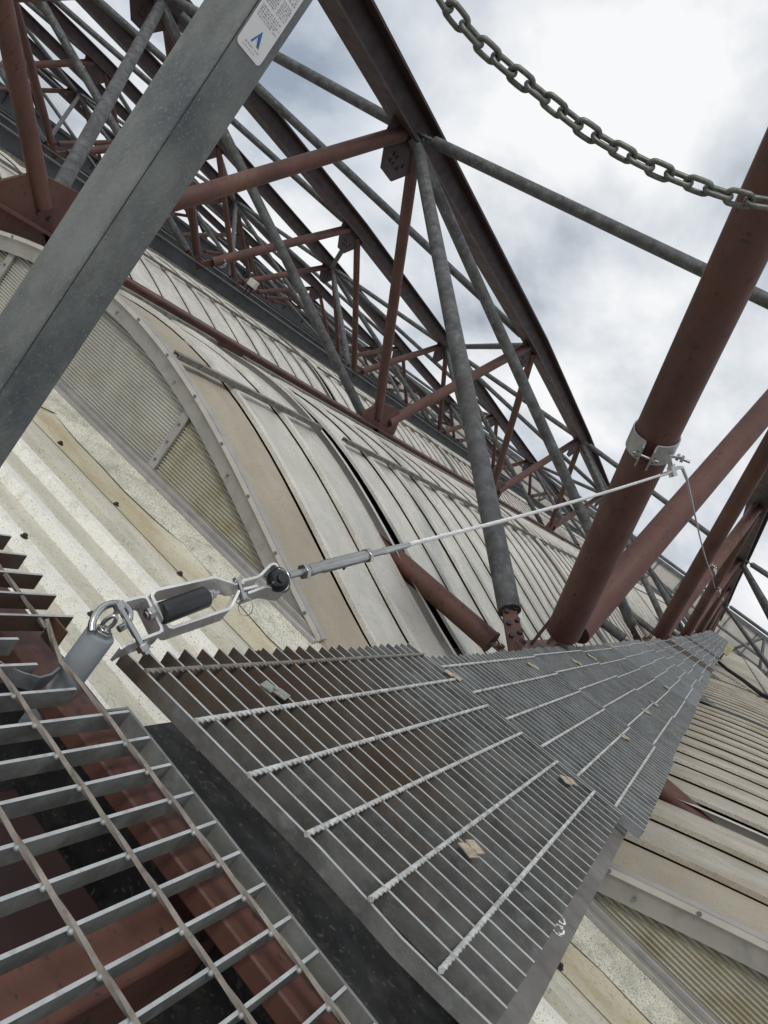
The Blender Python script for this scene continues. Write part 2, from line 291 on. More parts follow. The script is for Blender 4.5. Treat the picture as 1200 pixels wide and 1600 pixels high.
def add_gable(t,xc,y):
    zb=ZC-sag(HW)
    NA=40
    # ribbed glazing, in three fields
    for (ua,ub,m_) in ((-HW,-.72,poly_y),(-.72,.72,poly_m),(.72,HW,poly_y)):
        g=MB(); pitch=.0145; z=zb
        rows=int((sag(HW))/pitch*4)+2
        cols=24 if ub-ua<1.3 else 30
        vs_=[]; 
        for r in range(rows):
            zz=zb+r*pitch/4; off=.009 if r%4==1 else .0
            for c in range(cols+1):
                u=ua+(ub-ua)*c/cols; zt_=min(zz,vz(u)-.01)
                vs_.append((xc+u,y+.035-off,zt_))
        g.add(vs_,[(r*(cols+1)+c,r*(cols+1)+c+1,(r+1)*(cols+1)+c+1,(r+1)*(cols+1)+c) for r in range(rows-1) for c in range(cols)])
        g.build('ribbed_glazing',m_,t,smooth=False)
    for u in (-.72,.72):
        g=MB(); g.box(xc+u-.022,xc+u+.022,y+.012,y+.028,zb+.03,vz(u)-.03); mu=g.build('mullion',trim,t,bevel=.002)
        g=MB()
        for k in range(4):
            z=zb+.07+k*.09; g.tube((xc+u,y+.012,z),(xc+u,y+.006,z),.006,8)
        g.build('screw',galv,mu)
    # arch band
    g=MB(); vs_=[]; prof=[(0,-.062),(-.004,-.004),(-.012,.006),(-.012,.028),(.02,.030)]
    for i in range(NA+1):
        u=-HW+2*HW*i/NA; sl=-(.4*u-.068*u**3); n_=V((-sl,0,1)).normalized()
        for a,h in prof: vs_.append((xc+u+n_.x*h,y+a,vz(u)+n_.z*h))
    K=len(prof); g.add(vs_,[(i*K+j,(i+1)*K+j,(i+1)*K+j+1,i*K+j+1) for i in range(NA) for j in range(K-1)])
    ab_=g.build('arch_band',trim,t)
    g=MB()
    for i in range(NA):
        u0=-HW+2*HW*i/NA;u1=-HW+2*HW*(i+1)/NA; a=V((xc+u0,y-.013,vz(u0)+.016)); b=V((xc+u1,y-.013,vz(u1)+.016)); g.obox((a+b)/2,(b-a)/2,(0,.0035,0),(0,0,.009))
    g.build('arch_bead',trim_lt,ab_)
    g=MB()
    for i in range(15):
        u=-1.72+i*.245; b=V((xc+u,y-.0165,vz(u)+.016)); g.tube(b,b+V((0,-.005,0)),.007,8)
        if i%2: b=V((xc+u+.1,y-.004,vz(u+.1)-.035)); g.tube(b,b+V((0,-.005,0)),.006,8)
    g.build('screw',galv,ab_)
    # sill
    g=MB(); g.box(xc-HW,xc+HW,y-.012,y+.03,zb+.006,zb+.03); g.box(xc-HW,xc+HW,y-.045,y-.016,zb-.004,zb+.012); g.box(xc-HW,xc+HW,y-.016,y-.012,zb-.006,zb+.004); g.build('sill',trim,t,bevel=.002)
VX=[(-7.05-4.2*k) for k in range(0,5)]
bayname={-2.85:'between the walkway and the next truss',1.64:'right of the walkway'}
secs=[(2.56,3.93),(4.10,9.47),(9.66,15.03),(15.2,20.5),(20.7,43.5)]
secw=['nearest gabled section','second section','third section','fourth section','farthest long section']
for xc in (-2.85,1.64):
    for s_,(a,b) in enumerate(secs):
        vault(xc,s_,a,b,1 if s_<1 else (0 if s_<3 else 2),f'{secw[s_]} of the curved '+('pale grey ribbed roof left of the walkway' if xc<0 else 'brownish ribbed roof right of the walkway'),(roof_w if xc<0 else roof_r,roof_beige),s_==0,'curved roof sections')
for k,xc in enumerate(VX):
    if k==0:
        for s_,(a,b) in enumerate([(2.56,3.93),(4.10,9.47),(9.66,15.03),(15.2,43.5)]):
            vault(xc,s_,a,b,1 if s_<1 else 0 if s_<3 else 2,f'{["near end","second section","third section","long far section"][s_]} of the curved ribbed roof beyond the first red truss',(roof_w,roof_beige),s_==0,'curved roof sections')
    else:
        vault(xc,9,2.56,43.5,2,f'{ORD[k+1]} curved ribbed roof counted leftwards from the walkway, seen behind the trusses',(roof_w,roof_beige),False,'curved roofs behind the trusses')
for n_,(xa,xb_,lb_) in enumerate([(-1.15,-.05,'dirty flat valley gutter hidden under the walkway between the curved roofs'),(-5.35,-4.55,'flat valley gutter under the red truss left of the nearest curved roof'),(-9.6,-8.7,'flat valley gutter under the grey beam of the third truss')]):
    g=MB(); g.box(xa,xb_,2.62,43.4,-.985,-.965); tag(g.build('valley_gutter',apron_w),lb_,'gutter','valley gutters between the curved roofs')
# lower deck with ribs running left-right
prof=[]
y=-3.2
zd=-.952
ys=[]
yy=2.02
ribs=[1.935-.195*k for k in range(26)]
prof=[(2.085,zd+.001)]
for r in ribs:
    prof+=[(r+.105,zd),(r+.095,zd+.004),(r+.085,zd+.004),(r+.075,zd),(r+.032,zd),(r+.016,zd+.032),(r-.016,zd+.032),(r-.032,zd)]
def sheetX(prof,x0,x1,nx,name,m_,parent=None,wob=None,**kw):
    g=MB(); K=len(prof); vs_=[]
    for i in range(nx+1):
        x=x0+(x1-x0)*i/nx
        for q_,(a,z) in enumerate(prof): vs_.append((x,a+(noise.noise(V((x*2.2,3.3,0)))*.05+noise.noise(V((x*9,1.3,0)))*.02 if q_==wob else 0),z+noise.noise(V((x*1.1,a*4,0)))*.0025))
    g.add(vs_,[(i*K+j,(i+1)*K+j,(i+1)*K+j+1,i*K+j+1)[::-1] for i in range(nx) for j in range(K-1)])
    return g.build(name,m_,parent,**kw)
dk=thing('low_roof',"pale ribbed low roof in front of the curved roofs' gables, under the walkway's near end",'roof',(0,0,zd-.1))
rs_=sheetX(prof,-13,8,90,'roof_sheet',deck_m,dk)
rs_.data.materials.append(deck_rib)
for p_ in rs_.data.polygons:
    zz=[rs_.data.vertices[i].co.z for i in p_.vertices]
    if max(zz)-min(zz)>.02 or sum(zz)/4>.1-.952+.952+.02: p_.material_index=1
g=MB()
for r in (ribs[2],ribs[0]+.155):
    for i in range(30):
        x=-4.3+i*.33+(r*7%1)*.2; g.tube((x,r,zd+.0325 if r<1.8 else zd+.002),(x,r,zd+.036 if r<1.8 else zd+.006),.011,8); g.hexn((x,r,zd+.036 if r<1.8 else zd+.006),(0,0,1),.007,.008)
g.build('screw_row',dark_steel,dk)
sheetX([(2.012,zd+.001),(2.022,zd+.030),(2.045,zd+.034),(2.065,zd+.034),(2.072,zd+.012),(2.078,zd+.012),(2.09,zd+.024),(2.118,zd+.026),(2.135,zd+.008),(2.20,zd+.004)][::-1],-13,8,90,'edge_flashing',deck_m,dk)
sheetX([(2.185,zd+.008),(2.22,zd+.005),(2.30,zd+.003),(2.37,zd+.008),(2.405,zd+.018)][::-1],-13,8,120,'stained_gutter',apron_y,dk)
sheetX([(2.36,zd+.0125),(2.40,zd+.0195),(2.425,zd+.026),(2.50,zd+.036),(2.545,zd+.05),(2.60,zd+.052)][::-1],-13,8,120,'apron',apron_w,dk,wob=5)
g=MB()
for i in range(16):
    x=-3.9+i*.41; yv=2.2+.02*math.sin(i*5); g.tube((x,yv,zd+.006),(x,yv,zd+.010),.012,8); g.hexn((x,yv,zd+.010),(0,0,1),.007,.008)
g.build('screw',dark_steel,dk)
g=MB(); g.path([at(64,636,Z=zd+.012),at(95,650,Z=zd+.014),at(128,667,Z=zd+.016)],.0025,6); g.path([at(128,667,Z=zd+.016),at(134,657,Z=zd+.03)],.0025,6)
tag(g.build('thin_twig',bar_rust),'thin rusty wire lying across the white apron by the grey post','wire')
# moss and debris lumps
def lump(p,r,label,seed):
    g=MB(); random.seed(seed)
    for k in range(7):
        a=random.uniform(0,6.28); q=V(p)+V((math.cos(a)*r*random.uniform(0,1.3),math.sin(a)*r*random.uniform(0,.7),r*.25))
        g.sphere(q,r*random.uniform(.3,.65),8,6,(1.2,.8,.6))
    for i,v_ in enumerate(g.v): v_+=V((noise.noise(v_*150),noise.noise(v_*150+V((5,5,5))),noise.noise(v_*150+V((9,1,4)))))*r*.5
    tag(g.build('moss_clump',debris_m),label,'moss clump','dark moss clumps in the gutter')
for i,(px,py,r,lb) in enumerate([(229,771,.017,'larger black moss clump in the gutter below the grey mullion'),(146,694,.012,'small black moss clump in the gutter close to the square post'),(276,814,.008,'tiny moss clump at the apron edge right of the mullion foot'),
    (1003,1537,.022,'largest black moss clump in the gutter at the lower right corner'),(1026,1572,.013,'black moss clump just below the largest one at lower right'),(938,1472,.010,'small moss clump by the gutter near the chalk-marked steel edge'),(1056,1592,.013,'moss clump at the bottom edge near the lower right gable sill')]):
    lump(at(px,py,Z=zd+.018),r,lb,i+3)
random.seed(11)
# ------------------------------------------------------------------ trusses
ZT={-1:2.25,0:2.1,1:1.92,2:1.6,3:1.2,4:.85,5:.5,6:.2}
def ztop(i,j): return ZT[j]+({-1:.4,0:.2,1:-.15,2:-.13,3:-.1}.get(j,0) if i==2 else 0)
ZBn=-.60
def tnode(i,j): return V((XT[i],YT(j),ztop(i,j)))
def bnode(i,k): return V((XB[i] if i!=2 else -.53,YB(k),-.50 if i==2 else ZBn if i>0 else -.30))
tl={3:'red steel truss right of the walkway, only its far end in view',2:'red steel truss rising from the left edge of the walkway',1:'red truss over the valley between the two nearest curved roofs',0:'truss with a broad dark grey bottom beam, second left of the walkway truss',-1:'third truss left of the walkway truss, with a grey bottom beam',-2:'fourth truss left of the walkway truss',-3:'fifth truss left of the walkway truss',-4:'sixth truss left of the walkway truss, near the grey-blue wall',-5:'farthest truss on the left, against the grey-blue wall'}
def truss(i):
    t=thing('steel_truss',tl[i],'truss',(XB[i],YB(0),-1.0),'parallel roof trusses')
    js=range(-1,7)
    # polygonal top chord
    g=MB(); pts=[tnode(i,j) for j in js]
    for a,b in zip(pts,pts[1:]): g.beam(a+(b-a).normalized()*.0,b,.29,.27,.022,.014)
    g.build('top_chord',red_dk,t,smooth=False)
    g=MB(); zc=-.72 if i!=2 else -.80
    if i==2: g.beam((XB[i],2.2,zc),(XB[i],43,zc),.2,.2)
    elif i==1: g.beam((XB[i],-1,-.66),(XB[i],43,-.66),.2,.2)
    else: g.beam((XB[i],-1,-.40),(XB[i],43,-.40),.26,.27)
    g.build('bottom_chord',red if i in(1,2,3) else grey_beam,t,smooth=False)
    if i<=0:
        g=MB(); g.box(XB[i]+.9,XB[i]+1.1,-1,43,-.50,-.485); g.box(XB[i]+1.08,XB[i]+1.1,-1,43,-.484,-.43); g.build('gutter_tray',rail_m,t)
    r=.072 if i!=2 else .078
    for j in js:
        for k in (j,j+1):
            if k<0 or k>6 or i==3 and j<1: continue
            a=tnode(i,j); b=bnode(i,k)
            if i==2:
                b=b+V((0,.10 if k==j else -.06,0)); a=a+V((0,-.05 if k==j else .05,0))
            d=(b-a).normalized()
            rr=r if not(i!=2 and k==j+1) else .062
            g=MB(); g.tube(a+d*.22,b-d*(.10 if i==2 else .24),rr,20); web=g.build('web_tube',red,t)
            g=MB(); q=b-d*.30 if i!=2 else b-d*.10; wv=V((0,1,0)).cross(V((1,0,0))); side=d.cross(V((1,0,0))).normalized()
            g.obox((q+b+d*.06)/2,(b+d*.06-q)/2,V((.011,0,0)),side*rr*.75)
            g.build('end_plate',red,web,bevel=.003)
    # gussets
    for j in js:
        a=tnode(i,j)
        if j>4 or (i==3 and j<1): continue
        g=MB(); x=a.x-.011; z=a.z-.10
        poly=[(x,a.y-.42,z+.02),(x,a.y+.42,z+.02-.1*(.3)),(x,a.y+.36,z-.16),(x,a.y+.12,z-.42),(x,a.y-.12,z-.42),(x,a.y-.36,z-.16)]
        gp=g.prism(poly,(.022,0,0)).build('top_gusset_plate',red_dk,t,bevel=.003)
        if i not in (0,1,2) or j>1: continue
        for (dy_,dz_) in ((-.08,-.3),(-.02,-.3),(-.08,-.23),(-.02,-.23),(.08,-.3),(.13,-.24)):
            for sx in(-1,1): g=MB(); g.hexn((a.x+sx*.011,a.y+dy_,z+dz_),(sx,0,0),.017,.018); g.build('bolt',red_dk,gp)
    for k in range(0,5):
        if (i==3 and k<2) or i<=0: continue
        b=bnode(i,k)
        if i==2:
            g=MB(); g.box(b.x-.11,b.x+.09,b.y-.34,b.y+.36,-.585,-.565); g.build('base_plate',red,t,bevel=.003)
            for dy_,sy in ((-.16,1),(.20,-1)):
                g=MB(); g.prism([(b.x-.085,b.y+dy_,-.564),(b.x-.085,b.y+dy_+.02,-.564),(b.x-.085,b.y+dy_+.02-.0,-.40),(b.x-.085,b.y+dy_,-.36)],(.012,0,0)); g.build('stiffener',red,t)
            for xx,yy2 in ((-.09,-.30),(.07,-.30),(-.09,.32),(.07,.32)):
                g=MB(); g.hexn((b.x+xx,b.y+yy2,-.565),(0,0,1),.018,.02); g.build('bolt',red_dk,t)
        g=MB(); x=b.x-.012
        zz=-.72 if i==2 else -.60 if i>0 else -.29
        if i==2: poly=[(x,b.y-.28,zz-.02),(x,b.y+.34,zz-.02),(x,b.y+.26,zz+.26),(x,b.y+.10,zz+.30),(x,b.y-.16,zz+.30)]
        else: poly=[(x,b.y-.52,zz+.02),(x,b.y+.50,zz+.02),(x,b.y+.50,zz+.10),(x,b.y+.34,zz+.36),(x,b.y+.04,zz+.38),(x,b.y-.34,zz+.34),(x,b.y-.52,zz+.16)]
        gp=g.prism(poly,(.024,0,0)).build('bottom_gusset_plate',red,t,bevel=.003)
        if i not in (0,1,2) or k>1: continue
        for c in ((-.19,.16),(.19,.16)):
            for u in (-.045,.045):
                for v_ in (-.08,0,.08):
                    sl=-1 if c[0]<0 else 1
                    yy_=b.y+c[0]+u+sl*v_*.6; z_=zz+(.02 if i!=2 else -.05)+c[1]+v_*.8
                    g=MB(); g.hexn((b.x+.012,yy_,z_),(1,0,0),.017,.02); g.build('bolt',red_dk,gp)
    return t
for i in range(3,-6,-1): truss(i)
# bracing between neighbouring trusses
def bracing(i):
    nm={2:'galvanised tubes joining the walkway truss to the truss on the right',1:'long galvanised tubes from the walkway truss to the next, crossing above the nearest curved roof',0:'galvanised tubes between the second and third trusses from the walkway'}.get(i,f'galvanised tubes of the {ORD[2-i]} truss bay left of the walkway')
    t=thing('tube_bracing',nm,'tube bracing',(XB[i],YB(0),-.8),'tube bracing between trusses')
    for j in range(0,6,2):
        a=tnode(i,j); b=tnode(i+1,j)
        dz=V((0,0,-.05))
        if not(i==2 and j<1):
            g=MB(); d=(b-a).normalized(); g.tube(a+d*.25+dz,b-d*.22+dz,.056,16); q=g.build('cross_tube',galv_tube,t)
            for e_,s_ in ((a,1),(b,-1)):
                g=MB(); c=e_+dz+d*s_*.18; g.obox(c,d*.13,V((0,.05,0)),V((0,0,.008)))
                for m_ in (-.06,0,.06): g.hexn(c+d*m_+V((0,0,.008)),(0,0,1),.016,.02); g.hexn(c+d*m_-V((0,0,.028)),(0,0,1),.016,.02)
                g.build('end_bracket',galv,q)
            for jj in (j-1,j+1):
                if i>0 or jj<1: continue
                b2=tnode(i+1,jj); d=(b2-a).normalized(); g=MB(); g.tube(a+d*.3+dz*1.6,b2-d*.3+dz*1.6,.056,16); g.build('plan_diagonal_tube',galv_tube,t)
            for k in (j,j+1):
                if k<0 or k>5: continue
                bb=V(((XB[i+1]-.16) if i+1!=2 else -.71,YB(k),-.62 if i+1>0 else -.3)); d=(bb-a).normalized()
                g=MB(); st=a+V((.06,.05 if k==j else -.05,-.12)); g.tube(st,bb-d*(.16),.062 if i<1 else .058,20); q=g.build('diagonal_tube',galv_tube,t)
                g=MB(); d=(bb-st).normalized(); s2=d.cross(V((0,1,0))).normalized()
                if i+1==2:
                    wv=V((1,0,0)); nn=d.cross(wv).normalized()
                    if nn.y>0: nn=-nn
                    c_=bb-d*.06; g.prism([c_-d*.17-wv*.045,c_-d*.17+wv*.045,c_+d*.02+wv*.066,c_+d*.20+wv*.072,c_+d*.20-wv*.072,c_+d*.02-wv*.066],nn*.016)
                else: g.obox(bb-d*.10,d*.16,V((0,.012,0)),s2*.05)
                q2=g.build('foot_plate',red,q,bevel=.002)
                if i+1==2 and j<1:
                    for m_ in (-.13,-.06,.01,.08):
                        for w_ in (-.034,.034):
                            g=MB(); g.hexn(c_+d*m_+wv*w_+nn*.016,nn,.013,.016); g.build('bolt',dark_steel,q2)
                    continue
                if i!=1 or j>0: continue
                for m_ in (-.15,-.09,-.03):
                    for w_ in (-.03,.03):
                        for nrm in (-s2,s2):
                            g=MB(); g.hexn(bb+d*(m_+.02)+V((0,w_,0))+nrm*.011,nrm,.012,.014); g.build('bolt',dark_steel,q2)
    if i>=0:
        for k in range(0,5):
            y_=YB(k)+.2
            xa=XB[i]+.3; xb_=XB[i+1]-.42 if i+1!=2 else -.84
            if i==2: xa=-.15; xb_=XB[3]-.4
            g=MB(); g.tube((xa,y_,-.745),(xb_,y_,-.745),.058,20); q=g.build('valley_tube',red if k==0 else galv_tube,t)
            g=MB(); g.tube((xb_,y_,-.745),(xb_+.014,y_,-.745),.062,20); g.box(xb_+.014,xb_+.10,y_-.055,y_+.055,-.751,-.739)
            for m_ in (-.03,.03): g.hexn((xb_+.06,y_+m_,-.739),(0,0,1),.014,.018)
            g.build('flange',red,q)
for i in range(2,-6,-1):
    if i+1 in XT: bracing(i)
# ------------------------------------------------------------------ far walls and clutter
t=thing('end_wall','long beige panelled wall closing the far end of the roofs','wall',(-15,45,-4))
g=MB(); g.box(-34,7.5,45,45.4,-4,.95); g.build('wall',wallbeige,t)
g=MB(); g.box(-34,7.6,44.9,45.5,.95,1.12); g.build('parapet_cap',grey_beam,t)
for k in range(28):
    g=MB(); x=-33.5+k*1.5; g.box(x-.03,x+.03,44.94,44.998,-3.9,.94); g.build('cladding_rail',grey_beam,t)
for z in (-1.6,-.35):
    g=MB(); g.box(-34,7.4,44.91,44.935,z-.04,z+.04); g.build('cladding_rail',grey_beam,t)
t=thing('wall_bracing','dark crossed tubes leaning in front of the beige end wall','tube bracing',(0,44,-3))
for k in range(9):
    x=5.5-k*4.2
    for a,b in (((x,43.4,1.0),(x+1.9,43.2,-2.6)),((x,43.4,1.0),(x-1.9,43.2,-2.6)),((x-2.1,43.0,.1),(x+2.1,43.0,.1))):
        MB().tube(a,b,.075,10).build('tube',grey_beam,t)
t=thing('sloping_roof_strip','dull grey-brown roof strip sloping below the beige end wall','roof',(3,40,-3))
MB().add([(-34,43.5,-.95),(7,43.5,-.95),(7,44.9,-1.9),(-34,44.9,-1.9)],[(0,1,2,3)]).build('roof_sheet',roof_r,t)
# grey-blue building on the left
t=thing('side_building','long grey-blue clad building beyond the farthest trusses on the left','building',(-28,20,-5))
g=MB(); g.box(-32,-27.2,12,43,-5,.18); g.build('wall',wallgrey,t)
g=MB(); g.box(-32.1,-27.0,11.9,43.1,.18,.30); g.build('parapet_cap',grey_beam,t)
for k in range(16):
    g=MB(); yv=12.5+k*2; g.box(-27.19,-27.14,yv-.03,yv+.03,-4.8,.17); g.build('joint_cover',grey_beam,t)
for k in range(10):
    g=MB(); yv=13+k*3; g.box(-27.19,-27.10,yv,yv+.5,-.42,-.30); g.build('vent_slot',trim_lt,t)
# pipes and trays lying between the far roofs
for n_,(x,z,r,y0_,y1_) in enumerate([(-9.75,-.42,.035,4,30),(-9.95,-.36,.02,6,26),(-13.9,-.40,.05,3,34),(-14.2,-.30,.02,5,30),(-18.1,-.38,.05,4,36),(-8.62,-.47,.02,3,14)]):
    g=MB(); g.path([(x,y0_+(y1_-y0_)*k/12,z+.02*math.sin(k*2.1+n_)) for k in range(13)],r,8)
    tag(g.build('service_pipe',[galv_tube,black,grey_beam,galv,grey_beam,black][n_]),['grey pipe running beside the broad grey beam','thin black cable draped past the broad grey beam','fat grey pipe beside the third truss','thin bright pipe above the fat grey pipe by the third truss','fat grey pipe beside the fourth truss','thin black cable on the near side of the broad grey beam'][n_],'pipe','pipes running along the far trusses')
def junction(p,sz,label,m_):
    t=thing('junction_box',label,'junction box',p); x,y,z=p
    g=MB(); g.box(x-sz,x+sz,y-sz*.5,y+sz*.5,z,z+sz*1.5); g.build('box_body',m_,t,bevel=.01)
    g=MB(); g.box(x-sz*.9,x+sz*.9,y-sz*.56,y-sz*.5-.001,z+sz*.1,z+sz*1.4); g.build('cover',m_,t,bevel=.005)
    g=MB()
    for k in (-.5,.5): g.tube((x+k*sz,y,z),(x+k*sz,y,z-.25),.02,8)
    g.build('conduit',black,t)
junction(at(392,448,X=-11.6),.11,'cream junction box above the broad grey beam',trim_lt)
junction(at(1126,1018,Y=26),.22,"yellow-green box at the far right end of the walkway",yellow)
g=MB(); pp=[at(1110,1018,Y=20),at(1118,1030,Y=19),at(1135,1045,Y=17.5),at(1160,1062,Y=16),at(1190,1085,Y=14.5),at(1225,1100,Y=13.5)]
for p in pp: p.z=min(p.z,-.3)
g.path(pp,.035,10); tag(g.build('black_cable',black),'thick black cable looping off the far right edge of the walkway','cable')
# ------------------------------------------------------------------ walkway gratings
TW=.0651; cT,sT=math.cos(TW),math.sin(TW); X0,Z0=-.5027,-.4854
def camber(y):
    y=max(0,y-4); return .0006*y*y if y<18 else .0006*324+.0216*(y-18)
def wp(b,y,h=0): return V((X0+b*cT-h*sT,y,Z0+b*sT+h*cT+camber(y)))
SQ=[(.0029,.0029),(-.0029,.0029),(-.0029,-.0029),(.0029,-.0029)]
def rodmesh(p0,p1,step=.0022,pitch=.048,sq=SQ):
    p0=V(p0);p1=V(p1);n=max(2,int((p1-p0).length/step)); return MB().path([p0.lerp(p1,i/n) for i in range(n+1)],1,4,twist=2*math.pi*step/pitch,sect=sq)
def panel(idx,ya,yb,b0,b1,shift,near,label):
    o=wp(shift,ya); t=thing('walkway_grating',label,'walkway grating',o,'gratings of the walkway')
    n=24 if near<2 else 24; p=(yb-ya)/n
    for k in range(n+1):
        y=ya+k*p; g=MB(); th=.0023
        e0=b0+random.uniform(-.004,.004)
        if idx==0 and k==0:
            # bent front bar
            pts=[(b0,0),(.15,.0),(.32,.001),(.40,.002),(.45,-.003),(.50,-.001),(b1,.003)]
            vs_=[]
            for b,dy_ in pts:
                for (dd,h) in ((-th,.0),(th,.0),(th,-.022),(-th,-.022)): vs_.append(wp(shift+b,y+dy_+dd,h+(.0 if b<.4 else -.004)))
            K=len(pts); fs=[(i*4+j,i*4+(j+1)%4,i*4+4+(j+1)%4,i*4+4+j) for i in range(K-1) for j in range(4)]+[(3,2,1,0),(4*K-4,4*K-3,4*K-2,4*K-1)]
            g.add(vs_,fs)
        else:
            
            # bar with cut corner at left tip
            a=[wp(shift+e0,y-th,0),wp(shift+b1,y-th,0),wp(shift+b1,y-th,-.024),wp(shift+e0,y-th,-.024)]
            g.prism(a,(0,2*th,0))
        mm=bar_near if idx<1 else bar_mid
        bb_=g.build('bearing_bar',mm,t,smooth=False)
        bb_.data.materials.append(bar_top)
        for p_ in bb_.data.polygons:
            if abs(p_.normal.z)>.9: p_.material_index=1
    for r in range(6):
        b=shift+r*.1; g=rodmesh(wp(b,ya-.002,.0005),wp(b,yb+.002 if idx==0 else yb-.004,.0005),.0022 if idx<2 else .004)
        g.build('twisted_rod',rod_dirty if (r==0 and idx==0) else rod_m,t)
    return t
p1=panel(0,.8285,1.848,-.045,.572,0,0,'nearest walkway grating, rust-brown at its upper left with a bent front bar')
p2=panel(1,1.868,2.892,-.045,.575,.052,1,'second walkway grating from the near end, just beyond the offset joint')
def copytree(o,dloc,label,i):
    c=o.copy(); C.objects.link(c); c.location=o.location+dloc; c['label']=label
    for ch in list(o.children):
        q=ch.copy(); C.objects.link(q); q.parent=c
        for gch in list(ch.children): q2=gch.copy(); C.objects.link(q2); q2.parent=q
    return c
p3=panel(2,2.912,3.936,-.045,.575,.044,1,'third walkway grating from the near end')
NP=26
for i in range(3,NP):
    y=2.912+1.044*(i-2)
    c=copytree(p3,V(((.012*math.sin(i*2.3)),1.044*(i-2),camber(y)-camber(2.912)+.004*math.sin(i*1.9))),f'{ORD[i]} walkway grating from the near end'+(', stained brown' if i in(8,) else ''),i)
    if i<24: c.rotation_euler.x=math.atan((camber(y+1.04)-camber(y))/1.04)
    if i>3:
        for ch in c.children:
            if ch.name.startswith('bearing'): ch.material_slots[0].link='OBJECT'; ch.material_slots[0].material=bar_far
    if i in (8,12):
        for ch in c.children:
            if ch.name.startswith('bearing'):
                ch.material_slots[0].material=bar_rust
# saddle clips
def clip(b,y,label,m_,rot=0.,s_=1.):
    o=wp(b,y,.0); t=thing('grating_clip',label,'grating clip',o,'saddle clips fixing the walkway gratings')
    ex=V((math.cos(rot),math.sin(rot),0)); ey=V((-math.sin(rot),math.cos(rot),0)); ez=V((0,0,1)); ex=ex+V((0,0,sT))*ex.x; ey=ey+V((0,0,sT))*ey.x
    P=lambda a,c,h:o+ex*a*s_+ey*c*s_+ez*h*s_
    g=MB(); g.obox(P(-.0105,-.003,.0042),ex*.0105*s_,ey*.0135*s_,ez*.0014*s_); g.obox(P(.0125,.0035,.0052),ex*.0105*s_,ey*.0130*s_,ez*.0014*s_); g.obox(P(.001,0,.0036),ex*.004*s_,ey*.008*s_,ez*.001*s_)
    g.build('saddle_plate',m_,t,smooth=False,bevel=.0006)
    g=MB(); g.tube(P(.001,0,.004),P(.001,0,.0085),.0048*s_,12); g.build('bolt_head',steel_b if m_ is clip_g else m_,t)
    return t
cl=[(.066,1.057,'greenish clip with a bright bolt on the rust-brown part of the nearest panel',clip_g,.25),(.427,1.116,'tan rusty clip near the lower right of the nearest panel, between its last two rods',clip_m,1.2),
(.088,1.858,'tan clip at the upper corner of the joint after the nearest panel',clip_m,.2),(.446,1.768,'tan clip near the lower end of the joint after the nearest panel',clip_m,.9),
(.098,2.69,'tan clip at the upper side of the second panel',clip_m,.3),(.459,2.66,'tan clip at the lower side of the second panel',clip_m,.9),
(.116,3.446,'tan clip at the upper side of the third panel',clip_m,.3),(.101,3.939,'tan clip on the upper end of the third joint',clip_m,.3),(.449,3.485,'tan clip at the lower side of the third panel',clip_m,.9),(.451,3.898,'tan clip on the lower end of the third joint',clip_m,.9),
(.045,5.06,'tan clip at the upper side of the fifth panel',clip_m,.3),(.429,4.94,'tan clip at the lower side of the fifth panel',clip_m,.9),(.43,6.08,'tan clip on the lower side of the sixth panel',clip_m,.9),(.417,7.1,'tan clip on the lower side of the seventh panel',clip_m,.9),(.066,7.18,'tan clip on the upper side of the seventh panel',clip_m,.3)]
for b,y,lb,m_,rt_ in cl: clip(b,y,lb,m_,rt_,1.0 if y<3 else 1.15)
# steel support under the walkway
t=thing('walkway_support','dark steel frame carrying the walkway gratings','support frame',(0,1,-.9))
g=MB(); g.box(.048,.102,.45,1.955,-.4945,-.4885); fl=g.build('edge_flange',edge_steel,t,bevel=.001)
g=MB(); g.box(.048,.058,.45,1.955,-.62,-.4955); g.build('edge_web',edge_steel,t)
g=MB(); g.box(-.49,.045,.86,1.05,-.585,-.575); g.build('cover_plate',dark_steel,t)
g=MB(); g.box(-.49,.045,.796,.859,-.572,-.562); g.build('front_plate',dark_steel,t)
g=MB(); g.box(-.46,.045,.8592,.8608,-.5745,-.5700); g.build('plate_edge',clip_m,t)
for (xa,xb_) in ((-.40,-.36),(-.02,.02)):
    g=MB()
    for k in range(25): 
        y=1.0+k*1.045; g.box(xa,xb_,y,y+1.03,-.64+camber(y)+sT*(xa+.5),-.53+camber(y)+sT*(xa+.5))
    g.build('bearer',dark_steel,t)
for k in range(13):
    y=1.855+2.088*k; g=MB(); g.box(-.52,.06,y-.04,y+.04,-.69+camber(y),-.645+camber(y)); g.build('cross_bearer',dark_steel,t)
g=MB(); g.box(-.49,.045,1.06,8,-.70,-.695); g.build('shade_sheet',dark_steel,t)  # added dark sheet that makes the space under the gratings look shaded
# chalk marks traced on the flange
def chalkline(pts,wd=.0016):
    P=[at(820+x*100/1067,1350+y*150/1600,Z=-.4880) for x,y in pts]
    return P
g=MB()
for st in ([(455,1050),(500,1130),(560,1180),(600,1195),(575,1145),(600,1165),(640,1165),(655,1120),(640,1085),(600,1070)],[(490,990),(560,1015),(635,1055)],[(530,850),(580,840),(640,900),(675,990),(640,1005),(580,960),(530,880),(530,850)],[(415,670),(480,750),(560,800),(595,830),(560,770),(500,690)],[(595,740),(620,765)],[(515,580),(560,510),(600,470)],[(545,520),(570,575)]):
    P=chalkline(st)
    for a,b in zip(P,P[1:]):
        d=(b-a); n_=V((-d.y,d.x,0)).normalized()*.0016; g.add([a-n_-d*.1,b-n_+d*.1,b+n_+d*.1,a+n_-d*.1],[(0,1,2,3)])
g.build('chalk_writing',chalk,fl)
